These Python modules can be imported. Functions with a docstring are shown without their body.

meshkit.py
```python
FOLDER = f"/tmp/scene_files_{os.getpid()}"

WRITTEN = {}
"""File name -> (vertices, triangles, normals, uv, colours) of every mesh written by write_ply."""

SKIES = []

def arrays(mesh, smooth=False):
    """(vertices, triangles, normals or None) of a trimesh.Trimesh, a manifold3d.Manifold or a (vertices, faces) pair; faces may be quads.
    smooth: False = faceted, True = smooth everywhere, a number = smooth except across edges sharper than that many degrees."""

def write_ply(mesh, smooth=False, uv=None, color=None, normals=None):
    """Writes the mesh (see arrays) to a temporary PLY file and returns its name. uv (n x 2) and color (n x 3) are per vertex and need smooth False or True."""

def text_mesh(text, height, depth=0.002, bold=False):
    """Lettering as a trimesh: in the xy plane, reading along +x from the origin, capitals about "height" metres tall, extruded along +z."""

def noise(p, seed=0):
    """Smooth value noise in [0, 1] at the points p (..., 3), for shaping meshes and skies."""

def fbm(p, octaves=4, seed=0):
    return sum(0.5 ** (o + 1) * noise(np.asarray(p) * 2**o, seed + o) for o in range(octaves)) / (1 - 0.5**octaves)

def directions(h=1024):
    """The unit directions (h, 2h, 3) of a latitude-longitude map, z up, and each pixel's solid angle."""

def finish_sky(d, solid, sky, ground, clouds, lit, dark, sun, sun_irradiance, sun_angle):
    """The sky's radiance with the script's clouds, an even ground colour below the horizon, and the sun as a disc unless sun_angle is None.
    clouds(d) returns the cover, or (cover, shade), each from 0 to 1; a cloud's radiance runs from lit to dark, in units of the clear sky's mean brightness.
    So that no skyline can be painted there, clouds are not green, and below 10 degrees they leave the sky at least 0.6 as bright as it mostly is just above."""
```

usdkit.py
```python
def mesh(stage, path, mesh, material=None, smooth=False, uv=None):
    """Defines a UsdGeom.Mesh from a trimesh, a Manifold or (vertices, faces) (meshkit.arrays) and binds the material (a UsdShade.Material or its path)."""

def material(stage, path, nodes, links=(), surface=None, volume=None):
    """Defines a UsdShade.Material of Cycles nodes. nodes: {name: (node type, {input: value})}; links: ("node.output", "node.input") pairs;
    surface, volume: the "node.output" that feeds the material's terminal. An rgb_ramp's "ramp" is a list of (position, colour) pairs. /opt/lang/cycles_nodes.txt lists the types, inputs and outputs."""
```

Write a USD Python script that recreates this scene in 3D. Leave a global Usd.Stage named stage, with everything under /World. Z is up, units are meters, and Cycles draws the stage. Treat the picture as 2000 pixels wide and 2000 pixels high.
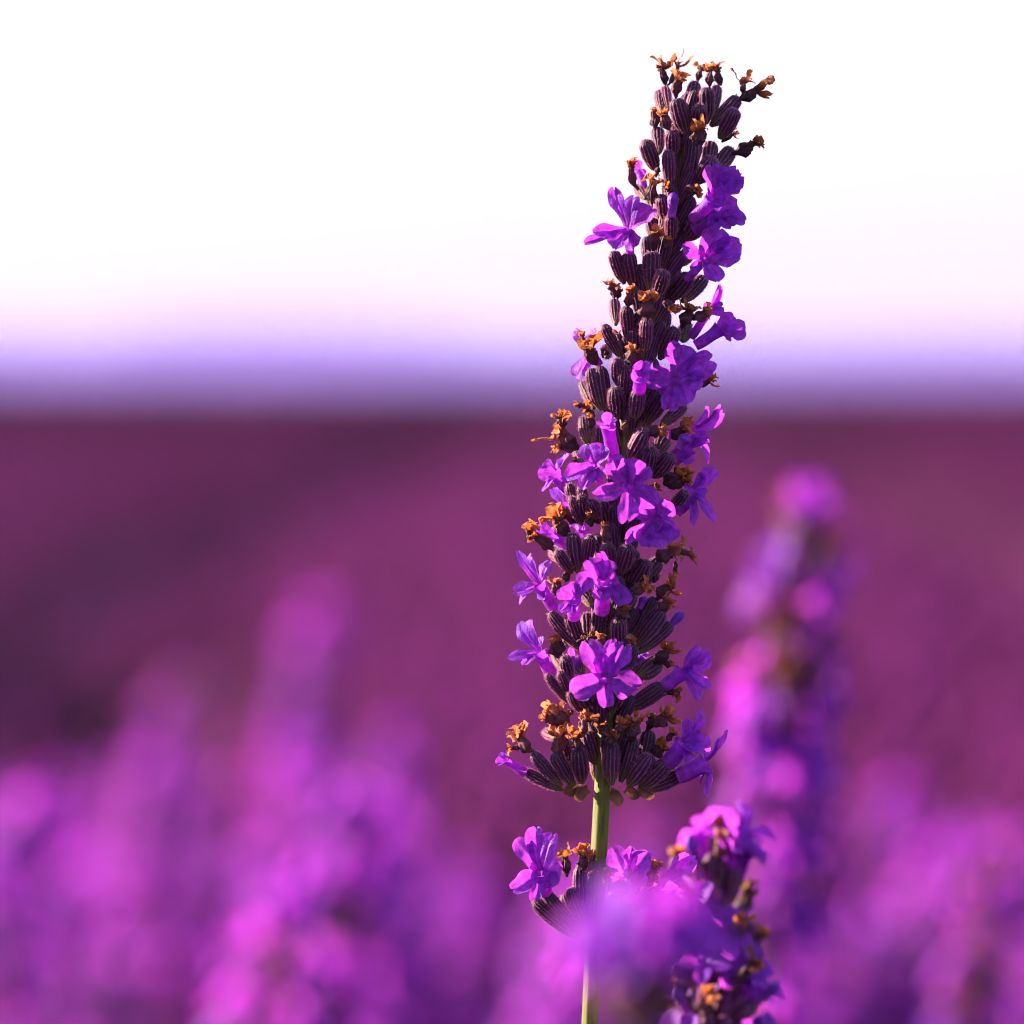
import math, random
import numpy as np
import usdkit, meshkit
from pxr import Usd, UsdGeom, UsdLux, UsdShade, Gf, Sdf, Vt

stage = Usd.Stage.CreateInMemory()
UsdGeom.SetStageUpAxis(stage, UsdGeom.Tokens.z)
UsdGeom.SetStageMetersPerUnit(stage, 1.0)
UsdGeom.Xform.Define(stage, '/World')
UsdGeom.Scope.Define(stage, '/World/Looks')

# ---------------------------------------------------------------- camera
D0 = 0.5                        # metres to the sharp stalk
FRAME = 0.11                    # metres across the frame at that distance
FPX = 2000 * D0 / FRAME         # focal length in photo pixels
S = FRAME / 2000                # metres per photo pixel at the sharp stalk
CAM = np.array([0.0, 0.0, 0.75])
PITCH = math.radians(1.72)
cam = UsdGeom.Camera.Define(stage, '/World/camera')
cam.CreateFocalLengthAttr(50.0)
cam.CreateHorizontalApertureAttr(50.0 * FRAME / D0)
cam.CreateVerticalApertureAttr(50.0 * FRAME / D0)
cam.CreateFocusDistanceAttr(D0 - 0.0015)
cam.CreateFStopAttr(50.0 / 11.0)
cam.CreateClippingRangeAttr(Gf.Vec2f(0.02, 20000.0))
cam.CreateExposureAttr(2.5)
cam.AddTranslateOp().Set(Gf.Vec3d(*CAM))
cam.AddRotateXOp().Set(90.0 - math.degrees(PITCH))
FWD = np.array([0, math.cos(PITCH), -math.sin(PITCH)])
UP = np.array([0, math.sin(PITCH), math.cos(PITCH)])
RIGHT = np.array([1.0, 0, 0])

# ---------------------------------------------------------------- sky and sun
SUN = np.array([-0.91, 0.31, 0.30]); SUN /= np.linalg.norm(SUN)
SUN_EL, SUN_ROT = math.asin(SUN[2]), math.atan2(SUN[0], SUN[1])
usdkit.material(stage, '/World/Looks/sky', {
    's': ('sky_texture', {'sky_type': 'single_scattering', 'sun_disc': False, 'sun_elevation': SUN_EL, 'sun_rotation': SUN_ROT,
                          'altitude': 300.0, 'air_density': 1.0, 'aerosol_density': 1.5, 'ozone_density': 2.0}),
    'tc': ('texture_coordinate', {}), 'mp': ('mapping', {'scale': (1.0, 1.0, 3.0)}),
    'n': ('noise_texture', {'scale': 1.6, 'detail': 5.0, 'roughness': .55}),
    'f': ('map_range', {'from_min': .3, 'from_max': .7, 'to_min': .36, 'to_max': .56}),
    'veil': ('mix_color', {'b': (3.7, 3.3, 4.7), 'use_clamp': False}),              # a thin bright veil of cloud all over
    'b': ('background_shader', {'strength': 0.052})},
    [('tc.generated', 'mp.vector'), ('mp.vector', 'n.vector'), ('n.fac', 'f.value'), ('f.result', 'veil.fac'), ('s.color', 'veil.a'), ('veil.result', 'b.color')], surface='b.background')
sky = UsdLux.DomeLight.Define(stage, '/World/sky')
UsdShade.MaterialBindingAPI.Apply(sky.GetPrim()).Bind(UsdShade.Material.Get(stage, '/World/Looks/sky'))
sun = UsdLux.DistantLight.Define(stage, '/World/sun')
sun.CreateIntensityAttr(1.25); sun.CreateAngleAttr(0.5); sun.CreateNormalizeAttr(True) if hasattr(sun, 'CreateNormalizeAttr') else None
UsdLux.LightAPI(sun.GetPrim()).CreateNormalizeAttr(True)
sun.CreateColorAttr(Gf.Vec3f(1.0, 0.80, 0.58))
_z = SUN; _x = np.cross([0, 0, 1.0], _z); _x /= np.linalg.norm(_x); _y = np.cross(_z, _x)
sun.AddTransformOp().Set(Gf.Matrix4d(*_x, 0, *_y, 0, *_z, 0, 0, 0, 5, 1))

# ---------------------------------------------------------------- helpers
used = {}
def numbered(path):
    k = used.get(path, -1) + 1
    used[path] = k
    return path if k == 0 else f'{path}_{k:03d}'
def data(prim, **kv):
    for k, v in kv.items():
        if v: prim.SetCustomDataByKey(k, v)
    return prim
ORIGIN = {}
def thing(name, label, cat, loc, group=None):
    x = UsdGeom.Xform.Define(stage, numbered('/World/' + name))
    x.AddTranslateOp().Set(Gf.Vec3d(*map(float, loc)))
    ORIGIN[str(x.GetPath())] = np.asarray(loc, float)
    return data(x.GetPrim(), label=label, category=cat, group=group)
def obj(name, mesh, mat, parent=None, smooth=True, **prim):
    """One Mesh under parent (given in world coordinates; stored relative to the thing)."""
    v, f = mesh[0], mesh[1]
    pp = str(parent.GetPath()) if parent is not None else '/World'
    o = next((ORIGIN[k] for k in (pp, pp.rsplit('/', 1)[0]) if k in ORIGIN), np.zeros(3))
    m = usdkit.mesh(stage, numbered(pp + '/' + name), (np.asarray(v) - o, f), '/World/Looks/' + mat, smooth=smooth)
    api = UsdGeom.PrimvarsAPI(m)
    for k, a in (mesh[2] if len(mesh) > 2 else {}).items():
        api.CreatePrimvar(k, Sdf.ValueTypeNames.FloatArray, 'vertex').Set(Vt.FloatArray.FromNumpy(np.asarray(a, np.float32)))
    return m.GetPrim()
def join(parts):
    vs, fs, at, n = [], [], {}, 0
    for p in parts:
        vs.append(p[0]); fs.append(np.asarray(p[1]) + n); n += len(p[0])
    keys = set().union(*[set(p[2]) if len(p) > 2 else set() for p in parts])
    for k in keys:
        at[k] = np.concatenate([p[2][k] if len(p) > 2 and k in p[2] else np.zeros(len(p[0])) for p in parts])
    return np.vstack(vs), np.vstack(fs), at
def unit(v):
    v = np.asarray(v, float); return v / (np.linalg.norm(v) + 1e-12)
def bez(p0, p1, p2, n):
    t = np.linspace(0, 1, n)[:, None]
    return (1 - t) ** 2 * p0 + 2 * t * (1 - t) * p1 + t * t * p2
def grid_faces(n, k, wrap):
    i, j = np.meshgrid(np.arange(n - 1), np.arange(k if wrap else k - 1), indexing='ij')
    a, b = i * k + j, i * k + (j + 1) % k
    q = np.stack([a, b, b + k, a + k], -1).reshape(-1, 4)
    return np.vstack([q[:, [0, 1, 2]], q[:, [0, 2, 3]]])
def tube(path, radii, k=12, cap=True):
    """radii: (n,) or (n, k)."""
    p = np.asarray(path, float); n = len(p)
    r = np.asarray(radii, float)
    if r.ndim == 1: r = np.repeat(r[:, None], k, 1)
    k = r.shape[1]
    t = np.gradient(p, axis=0); t /= np.linalg.norm(t, axis=1, keepdims=True) + 1e-15
    a = np.cross(t[0], [0, 1.0, 0.2]); a = unit(a)
    A = []
    for i in range(n):
        a = unit(a - t[i] * (a @ t[i])); A.append(a)
    A = np.array(A); B = np.cross(t, A)
    th = np.arange(k) * 2 * np.pi / k
    v = p[:, None] + r[:, :, None] * (np.cos(th)[None, :, None] * A[:, None] + np.sin(th)[None, :, None] * B[:, None])
    v = v.reshape(-1, 3); f = grid_faces(n, k, True)
    if cap:
        j = np.arange(k)
        v = np.vstack([v, p[0], p[-1]])
        f = np.vstack([f, np.stack([(j + 1) % k, j, np.full(k, n * k)], 1), np.stack([(n - 1) * k + j, (n - 1) * k + (j + 1) % k, np.full(k, n * k + 1)], 1)])
    return v, f

# ---------------------------------------------------------------- botanical pieces (all take world points in metres)
RIBS = 13
def calyx_mesh(base, tip, w, sag, rng, rings=15, per=4):
    """Ribbed barrel from base to tip, bulging by the vector sag. w = full width."""
    base, tip = np.asarray(base), np.asarray(tip)
    t = np.linspace(0, 1, rings)
    p = bez(base, (base + tip) / 2 + sag, tip, rings)
    prof = np.interp(t, [0, .06, .18, .36, .6, .8, .9, .96, .99, 1], [.30, .42, .68, .90, 1.0, .96, .88, .76, .58, .40])
    prof = prof * (1 + .06 * np.sin(3 * t + rng.uniform(0, 6)))
    k = RIBS * per; th = np.arange(k) * 2 * np.pi / k
    rib = np.maximum(0, np.cos(RIBS * th)) if per > 2 else np.cos(RIBS * th) * .5 + .5
    # the ribs wander a little
    rib = rib * (.45 + 1.1 * meshkit.noise(np.stack([th * 1.7, th * 0, th * 0], 1) + rng.uniform(0, 99), 8)); rib = np.clip(rib, 0, 1)
    amp = .13 * np.interp(t, [0, .15, .85, 1], [.3, 1, 1, .4])
    r = w / 2 * prof[:, None] * (1 - .06 + amp[:, None] * (rib[None] - .3))
    sx = 1 + rng.uniform(-.08, .08) * np.cos(2 * (th + rng.uniform(0, 3)))
    v, f = tube(p, r * sx[None], k)
    v = v + (meshkit.noise(v / (w * .35), rng.randint(0, 999)) - .5)[:, None] * w * .05
    tt = np.append(np.repeat(t, k), [0, 1]); rr = np.append(np.tile(rib, rings), [0, 0])
    return v, f, {'along': tt, 'rib': rr}

FUZZ = []
def fuzz_on(q, w, rng, n=460):
    """Short hairs standing on the ribs of a calyx."""
    v, f, at = q
    ok = np.nonzero((at['rib'][:-2] > .2) & (at['along'][:-2] > .06))[0]
    c = np.array([v[:-2][np.abs(at['along'][:-2] - t) < 1e-9].mean(0) for t in np.unique(at['along'][:-2])])
    k = len(np.unique(at['along'][:-2])); per = (len(v) - 2) // k
    i = rng.choice(ok, n); root = v[i] + (v[np.minimum(i + per, len(v) - 3)] - v[i]) * rng.rand(n)[:, None]
    out = root - c[np.minimum(i // per, k - 1)]; out /= np.linalg.norm(out, axis=1, keepdims=True) + 1e-12
    up = unit(c[-1] - c[0]); d = out + up * rng.uniform(-.2, .8, (n, 1)) + rng.normal(0, .35, (n, 3)); d /= np.linalg.norm(d, axis=1, keepdims=True)
    L = rng.uniform(.00009, .00027, (n, 1))
    FUZZ.append(np.stack([root - out * 1e-5, root + d * L * .55, root + d * L + up * L * .2], 1))

def petal_mesh(c, tip, w, n, rng, curl=.18, cup=.25, ruffle=.09, nu=11, nv=15, start=.35, notch=.0):
    """A lobe of a corolla from c to tip, w = full width, n = the way its face looks."""
    c, tip = np.asarray(c), np.asarray(tip); d = tip - c; L = np.linalg.norm(d); d = d / L
    b = np.cross(n, d)
    b = unit(b) if np.linalg.norm(b) > .05 else unit(np.cross([.3, -.8, .4], d))
    nn = np.cross(d, b)
    t = np.linspace(0, 1, nv); s = np.linspace(-1, 1, nu)
    mid = bez(c, c + d * L * .5 + nn * L * curl, tip - nn * L * curl * .3, nv)
    wp = (start + (1 - start) * np.clip(t / .62, 0, 1) ** 1.2) * np.sqrt(np.clip(1 - (np.clip(t - .60, 0, 1) / .415) ** 2.2, 0, 1))
    wob = 1 + .16 * (meshkit.noise(np.stack([t * 4, t * 0, t * 0], 1) + rng.uniform(0, 99), 3) - .5)
    P = mid[:, None] + (w / 2 * wp * wob)[:, None, None] * s[None, :, None] * b
    h = cup * w * .5 * (s[None] ** 2) * wp[:, None] - .10 * w * np.exp(-(s[None] / .22) ** 2) * np.sin(np.pi * t)[:, None]
    P = P + h[:, :, None] * nn
    P = P - (d * L * notch)[None, None] * (np.exp(-(s[None, :, None] / .35) ** 2) * (t[:, None, None] ** 6))
    q = P.reshape(-1, 3)
    o = rng.uniform(0, 99)
    env = (np.abs(s)[None] * .7 + .3) * (.25 + .75 * t[:, None])
    for sc, am in ((.46, 1.0), (.22, .26)):
        k = q / (L * sc) + o
        q = q + env.reshape(-1, 1) * (np.stack([meshkit.noise(k, 1), meshkit.noise(k, 2), meshkit.noise(k, 3)], 1) - .5) * L * ruffle * 2 * am
    return q, grid_faces(nv, nu, False), {'along': np.repeat(t, nu), 'across': np.tile(np.abs(s), nv)}

def corolla_tube(a, c, w0, w1, bend, n, k=16):
    p = bez(a, (a + c) / 2 + bend, c, n)
    t = np.linspace(0, 1, n); r = (w0 + (w1 - w0) * t ** 1.6) / 2 * (1 + .08 * np.sin(t * 7))
    r[-1] *= 1.06
    v, f = tube(p, r, k, cap=False)
    return v, f, {'along': np.repeat(t * .5, k), 'across': np.zeros(len(v))}

def withered_mesh(a, c, w, rng, lobes=5, crest=1.0, fine=True):
    """Shrivelled corolla: a narrow neck, a ribbed belly and a crumpled crest. a: neck, c: crest end, w: belly width."""
    a, c = np.asarray(a), np.asarray(c); L = np.linalg.norm(c - a); d = unit(c - a)
    side = unit(np.cross(d, unit(np.array([rng.uniform(-1, 1), rng.uniform(-1, 1), .3]))))
    body = a + d * L * rng.uniform(.52, .68)
    n = 13 if fine else 8; t = np.linspace(0, 1, n); k = 32 if fine else 14; th = np.arange(k) * 2 * np.pi / k
    prof = np.interp(t, [0, .12, .42, .7, .9, 1], [.24, .36, 1.0 * rng.uniform(.85, 1.1), .80, .55, .62])
    rib = np.cos(8 * th + .8 * np.sin(th + rng.uniform(0, 6)))
    r = w / 2 * prof[:, None] * (1 + .15 * rib[None] * np.interp(t, [0, .3, 1], [.2, 1, 1.2])[:, None])
    r = r * (1 - .22 * np.cos(2 * (th[None] + rng.uniform(0, 3))))
    v, f = tube(bez(a - d * L * .05, (a + body) / 2 + side * L * rng.uniform(.02, .18), body, n), r, k)
    o = rng.uniform(0, 50)
    for sc, am in ((.6, .30), (.22, .16)):
        v = v + (np.stack([meshkit.noise(v / (w * sc) + o, 4), meshkit.noise(v / (w * sc) + o, 5), meshkit.noise(v / (w * sc) + o, 6)], 1) - .5) * w * am
    parts = [(v, f, {'along': np.append(np.repeat(t * .5, k), [0, .5]), 'across': np.append(np.tile(rib * .5 + .5, n), [0, 0])})]
    e1 = unit(np.cross(d, side)); ph = rng.uniform(0, 6)
    m = lobes + (3 if fine else 0)
    for i in range(m):
        ang = ph + i * 2 * np.pi / m * 1.62 + rng.uniform(-.4, .4)
        q = math.cos(ang) * side + math.sin(ang) * e1
        Lp = L * rng.choice([.26, .36, .48, .62], p=[.3, .3, .25, .15]) * crest
        lean = unit(d * rng.uniform(.2, 1.1) + q * rng.uniform(.2, 1.0))
        st = body + q * w * .16 - d * L * .05
        p = petal_mesh(st, st + lean * Lp, w * rng.uniform(.35, .85), unit(d - q * .8), rng, curl=rng.uniform(-.5, .6), cup=rng.uniform(.2, 1.6), ruffle=.42, nu=9 if fine else 5, nv=11 if fine else 6, start=.7)
        parts.append((p[0], p[1], {'along': .5 + .5 * p[2]['along'], 'across': .5 * p[2]['across']}))
    return join(parts)

def bud_mesh(a, c, w, rng):
    a, c = np.asarray(a), np.asarray(c); n, k = 12, 20
    t = np.linspace(0, 1, n); th = np.arange(k) * 2 * np.pi / k
    prof = np.interp(t, [0, .3, .5, .7, .88, 1], [.72, .70, .82, 1.0, .75, .12])
    r = w / 2 * prof[:, None] * (1 + .07 * np.cos(5 * th)[None] * np.interp(t, [0, .5, 1], [0, .5, 1])[:, None])
    L = np.linalg.norm(c - a)
    v, f = tube(bez(a, (a + c) / 2 + np.array([rng.uniform(-1, 1), 0, rng.uniform(-1, 1)]) * L * .06, c, n), r, k)
    return v, f, {'along': np.append(np.repeat(t, k), [0, 1]), 'across': np.zeros(len(v))}

def bract_mesh(a, tip, w, n, rng):
    return petal_mesh(a, tip, w, n, rng, curl=-.2, cup=.5, ruffle=.08, nu=7, nv=9, start=.8)

# ---------------------------------------------------------------- materials
def M(name, nodes, links, surface='out.closure', **kw):
    usdkit.material(stage, '/World/Looks/' + name, nodes, links, surface=surface, **kw)
def coords(): return {'tc': ('texture_coordinate', {}), 'oi': ('object_info', {}), 'al': ('attribute', {'attribute': 'along'}), 'ac': ('attribute', {'attribute': 'across'}), 'rb': ('attribute', {'attribute': 'rib'})}

def petal_material(name, throat, body, edge, trans, tw=.5):
    M(name, {**coords(),
        'ramp': ('rgb_ramp', {'ramp': [(0, throat), (.45, body), (1, edge)]}),
        'n': ('noise_texture', {'scale': 1400.0, 'detail': 4.0, 'roughness': .6}),
        'mr': ('map_range', {'from_min': .3, 'from_max': .7, 'to_min': .60, 'to_max': 1.35}),
        'vm': ('mix_color', {'blend_type': 'multiply', 'fac': 1.0}),
        'vx': ('math', {'math_type': 'multiply', 'value2': 3.2}), 'vc': ('combine_xyz', {}), 'vn': ('noise_texture', {'scale': 4.0, 'detail': 3.0, 'roughness': .6}),
        'vr': ('map_range', {'from_min': .35, 'from_max': .65, 'to_min': .70, 'to_max': 1.12}), 'vv': ('mix_color', {'blend_type': 'multiply', 'fac': 1.0, 'use_clamp_result': False}), 'vt': ('mix_color', {'blend_type': 'multiply', 'fac': 1.0, 'use_clamp_result': False}),
        'hs': ('hsv', {'saturation': 1.0, 'fac': 1.0}),
        'hr': ('map_range', {'to_min': .485, 'to_max': .515}),
        'n2': ('noise_texture', {'scale': 5200.0, 'detail': 2.0}),
        'bp': ('bump', {'strength': .6, 'distance': .00016}),
        'p': ('principled_bsdf', {'roughness': .5, 'specular_ior_level': .25, 'sheen_weight': .12, 'sheen_tint': (1, .5, 1)}),
        't': ('translucent_bsdf', {'color': trans}),
        'tm': ('mix_color', {'blend_type': 'multiply', 'fac': 1.0, 'b': trans}),
        'out': ('mix_closure', {'fac': tw})},
      [('tc.object', 'n.vector'), ('tc.object', 'n2.vector'), ('al.fac', 'ramp.fac'), ('n.fac', 'mr.value'), ('ramp.color', 'vm.a'), ('mr.result', 'vm.b'),
       ('ac.fac', 'vx.value1'), ('vx.value', 'vc.x'), ('al.fac', 'vc.y'), ('oi.random', 'vc.z'), ('vc.vector', 'vn.vector'), ('vn.fac', 'vr.value'), ('vm.result', 'vv.a'), ('vr.result', 'vv.b'),
       ('oi.random', 'hr.value'), ('hr.result', 'hs.hue'), ('vv.result', 'hs.color'), ('hs.color', 'p.base_color'), ('n2.fac', 'bp.height'), ('bp.normal', 'p.normal'),
       ('mr.result', 'tm.a'), ('tm.result', 'vt.a'), ('vr.result', 'vt.b'), ('vt.result', 't.color'), ('p.BSDF', 'out.closure1'), ('t.BSDF', 'out.closure2')])
petal_material('petal', (.42, .05, .52), (.20, .017, .52), (.25, .04, .60), (.60, .06, .79), .54)
petal_material('bud', (.38, .05, .46), (.24, .03, .52), (.14, .02, .46), (.30, .02, .5), .22)
M('calyx', {**coords(),
    'base': ('rgb_ramp', {'ramp': [(0, (.09, .08, .02)), (.14, (.065, .035, .022)), (.38, (.030, .005, .024)), (.9, (.023, .004, .026)), (1, (.016, .004, .024))]}),
    'crest': ('rgb_ramp', {'ramp': [(0, (.16, .15, .05)), (.2, (.30, .12, .10)), (.45, (.29, .058, .185)), (1, (.22, .04, .16))]}),
    'n': ('noise_texture', {'scale': 3200.0, 'detail': 3.0, 'roughness': .7}),
    'nr': ('map_range', {'from_min': .35, 'from_max': .65, 'to_min': .1, 'to_max': 1.0}),
    'rm': ('math', {'math_type': 'multiply'}),
    'mx': ('mix_color', {'blend_type': 'mix'}),
    'rv': ('map_range', {'to_min': .75, 'to_max': 1.3}),
    'vm': ('mix_color', {'blend_type': 'multiply', 'fac': 1.0, 'use_clamp_result': False}),
    'bp': ('bump', {'strength': .5, 'distance': .00015}),
    'p': ('principled_bsdf', {'roughness': .62, 'specular_ior_level': .25, 'sheen_weight': .25, 'sheen_roughness': .3, 'sheen_tint': (1, .52, .78)})},
  [('tc.object', 'n.vector'), ('al.fac', 'base.fac'), ('al.fac', 'crest.fac'), ('n.fac', 'nr.value'), ('nr.result', 'rm.value1'), ('rb.fac', 'rm.value2'), ('rm.value', 'mx.fac'),
   ('base.color', 'mx.a'), ('crest.color', 'mx.b'), ('oi.random', 'rv.value'), ('mx.result', 'vm.a'), ('rv.result', 'vm.b'), ('vm.result', 'p.base_color'), ('n.fac', 'bp.height'), ('bp.normal', 'p.normal')], surface='p.BSDF')
M('withered', {**coords(),
    'ramp': ('rgb_ramp', {'ramp': [(0, (.08, .02, .05)), (.3, (.16, .042, .085)), (.5, (.19, .05, .065)), (.64, (.28, .07, .035)), (.8, (.52, .14, .025)), (1, (.60, .21, .08))]}),
    'n': ('noise_texture', {'scale': 1800.0, 'detail': 4.0, 'roughness': .65}),
    'mr': ('map_range', {'from_min': .3, 'from_max': .7, 'to_min': .45, 'to_max': 1.35}),
    'rv': ('map_range', {'to_min': .55, 'to_max': 1.3}),
    'v2': ('mix_color', {'blend_type': 'multiply', 'fac': 1.0, 'use_clamp_result': False}),
    'vm': ('mix_color', {'blend_type': 'multiply', 'fac': 1.0, 'use_clamp_result': False}),
    'bp': ('bump', {'strength': .7, 'distance': .0002}),
    'p': ('principled_bsdf', {'roughness': .6, 'specular_ior_level': .3, 'sheen_weight': .2}),
    'gm': ('map_range', {'from_min': .45, 'from_max': 1.0, 'to_min': .0, 'to_max': .42, 'clamp': True}), 'gx': ('mix_color', {'b': (.17, .075, .085)}),
    't': ('translucent_bsdf', {}),
    'out': ('mix_closure', {'fac': .52})},
  [('tc.object', 'n.vector'), ('al.fac', 'ramp.fac'), ('n.fac', 'mr.value'), ('ramp.color', 'gx.a'), ('oi.random', 'gm.value'), ('gm.result', 'gx.fac'), ('gx.result', 'vm.a'), ('mr.result', 'vm.b'), ('vm.result', 'v2.a'), ('oi.random', 'rv.value'), ('rv.result', 'v2.b'),
   ('v2.result', 'p.base_color'), ('v2.result', 't.color'), ('n.fac', 'bp.height'), ('bp.normal', 'p.normal'), ('p.BSDF', 'out.closure1'), ('t.BSDF', 'out.closure2')])
M('stem', {**coords(),
    'mp': ('mapping', {'scale': (1.0, 1.0, .12)}), 'n': ('noise_texture', {'scale': 2600.0, 'detail': 4.0, 'roughness': .65}),
    'r': ('rgb_ramp', {'ramp': [(.3, (.035, .042, .005)), (.55, (.085, .088, .007)), (.75, (.11, .08, .015))]}),
    'bp': ('bump', {'strength': .4, 'distance': .0001}),
    'p': ('principled_bsdf', {'roughness': .55, 'specular_ior_level': .25})},
  [('tc.object', 'mp.vector'), ('mp.vector', 'n.vector'), ('n.fac', 'r.fac'), ('r.color', 'p.base_color'), ('n.fac', 'bp.height'), ('bp.normal', 'p.normal')], surface='p.BSDF')
M('bract', {**coords(),
    'n': ('noise_texture', {'scale': 1500.0, 'detail': 3.0}),
    'r': ('rgb_ramp', {'ramp': [(.3, (.10, .035, .02)), (.7, (.24, .09, .05))]}),
    'p': ('principled_bsdf', {'roughness': .6}), 't': ('translucent_bsdf', {}), 'out': ('mix_closure', {'fac': .3})},
  [('tc.object', 'n.vector'), ('n.fac', 'r.fac'), ('r.color', 'p.base_color'), ('r.color', 't.color'), ('p.BSDF', 'out.closure1'), ('t.BSDF', 'out.closure2')])
M('fuzz', {'p': ('principled_bsdf', {'base_color': (.62, .24, .42), 'roughness': .6}), 't': ('translucent_bsdf', {'color': (.62, .24, .40)}), 'out': ('mix_closure', {'fac': .35})}, [('p.BSDF', 'out.closure1'), ('t.BSDF', 'out.closure2')])
def plain(name, a, b, scale, rough=.9, sheen=0):
    M(name, {'g': ('geometry', {}), 'n': ('noise_texture', {'scale': scale, 'detail': 4.0, 'roughness': .6}), 'r': ('rgb_ramp', {'ramp': [(.3, a), (.7, b)]}),
             'p': ('principled_bsdf', {'roughness': rough, 'sheen_weight': sheen, 'specular_ior_level': .05})},
      [('g.position', 'n.vector'), ('n.fac', 'r.fac'), ('r.color', 'p.base_color')], surface='p.BSDF')
plain('soil', (.024, .010, .026), (.042, .016, .038), 3.0)
plain('bush', (.042, .010, .034), (.08, .018, .062), 9.0)
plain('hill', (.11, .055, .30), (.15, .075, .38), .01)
plain('soft_stem', (.035, .03, .022), (.075, .06, .03), 200.0)
plain('far_petal', (.22, .025, .21), (.31, .035, .28), 40.0)
plain('far_calyx', (.044, .010, .036), (.064, .014, .05), 60.0)

# ---------------------------------------------------------------- from photo pixels to points at a real distance
def px(x, y, dep=0.0, dist=None):
    """The point seen at photo pixel (x, y), dep photo pixels nearer than the plane at dist."""
    z = (D0 if dist is None else dist) - dep * S
    return CAM + z * (FWD + RIGHT * (x - 1000) / FPX + UP * (1000 - y) / FPX)
CROPS = {1: (1080, 80, 3.864), 2: (1050, 520, 3.864), 3: (950, 950, 3.864), 4: (940, 1250, 3.864), 5: (940, 1560, 3.22)}
def uv(c, u, v):
    o = CROPS[c]; return o[0] + u / o[2], o[1] + v / o[2]
AX_Y = [80, 200, 400, 600, 850, 1250, 1550, 1700, 1850, 2000, 2600, 9000]
AX_X = [1356, 1348, 1316, 1270, 1226, 1194, 1176, 1168, 1159, 1152, 1130, 1000]
def axis(y): return float(np.interp(y, AX_Y, AX_X))
def radius(y): return float(np.interp(y, [100, 400, 900, 1500, 1800], [14, 20, 26, 30, 30]))

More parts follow.
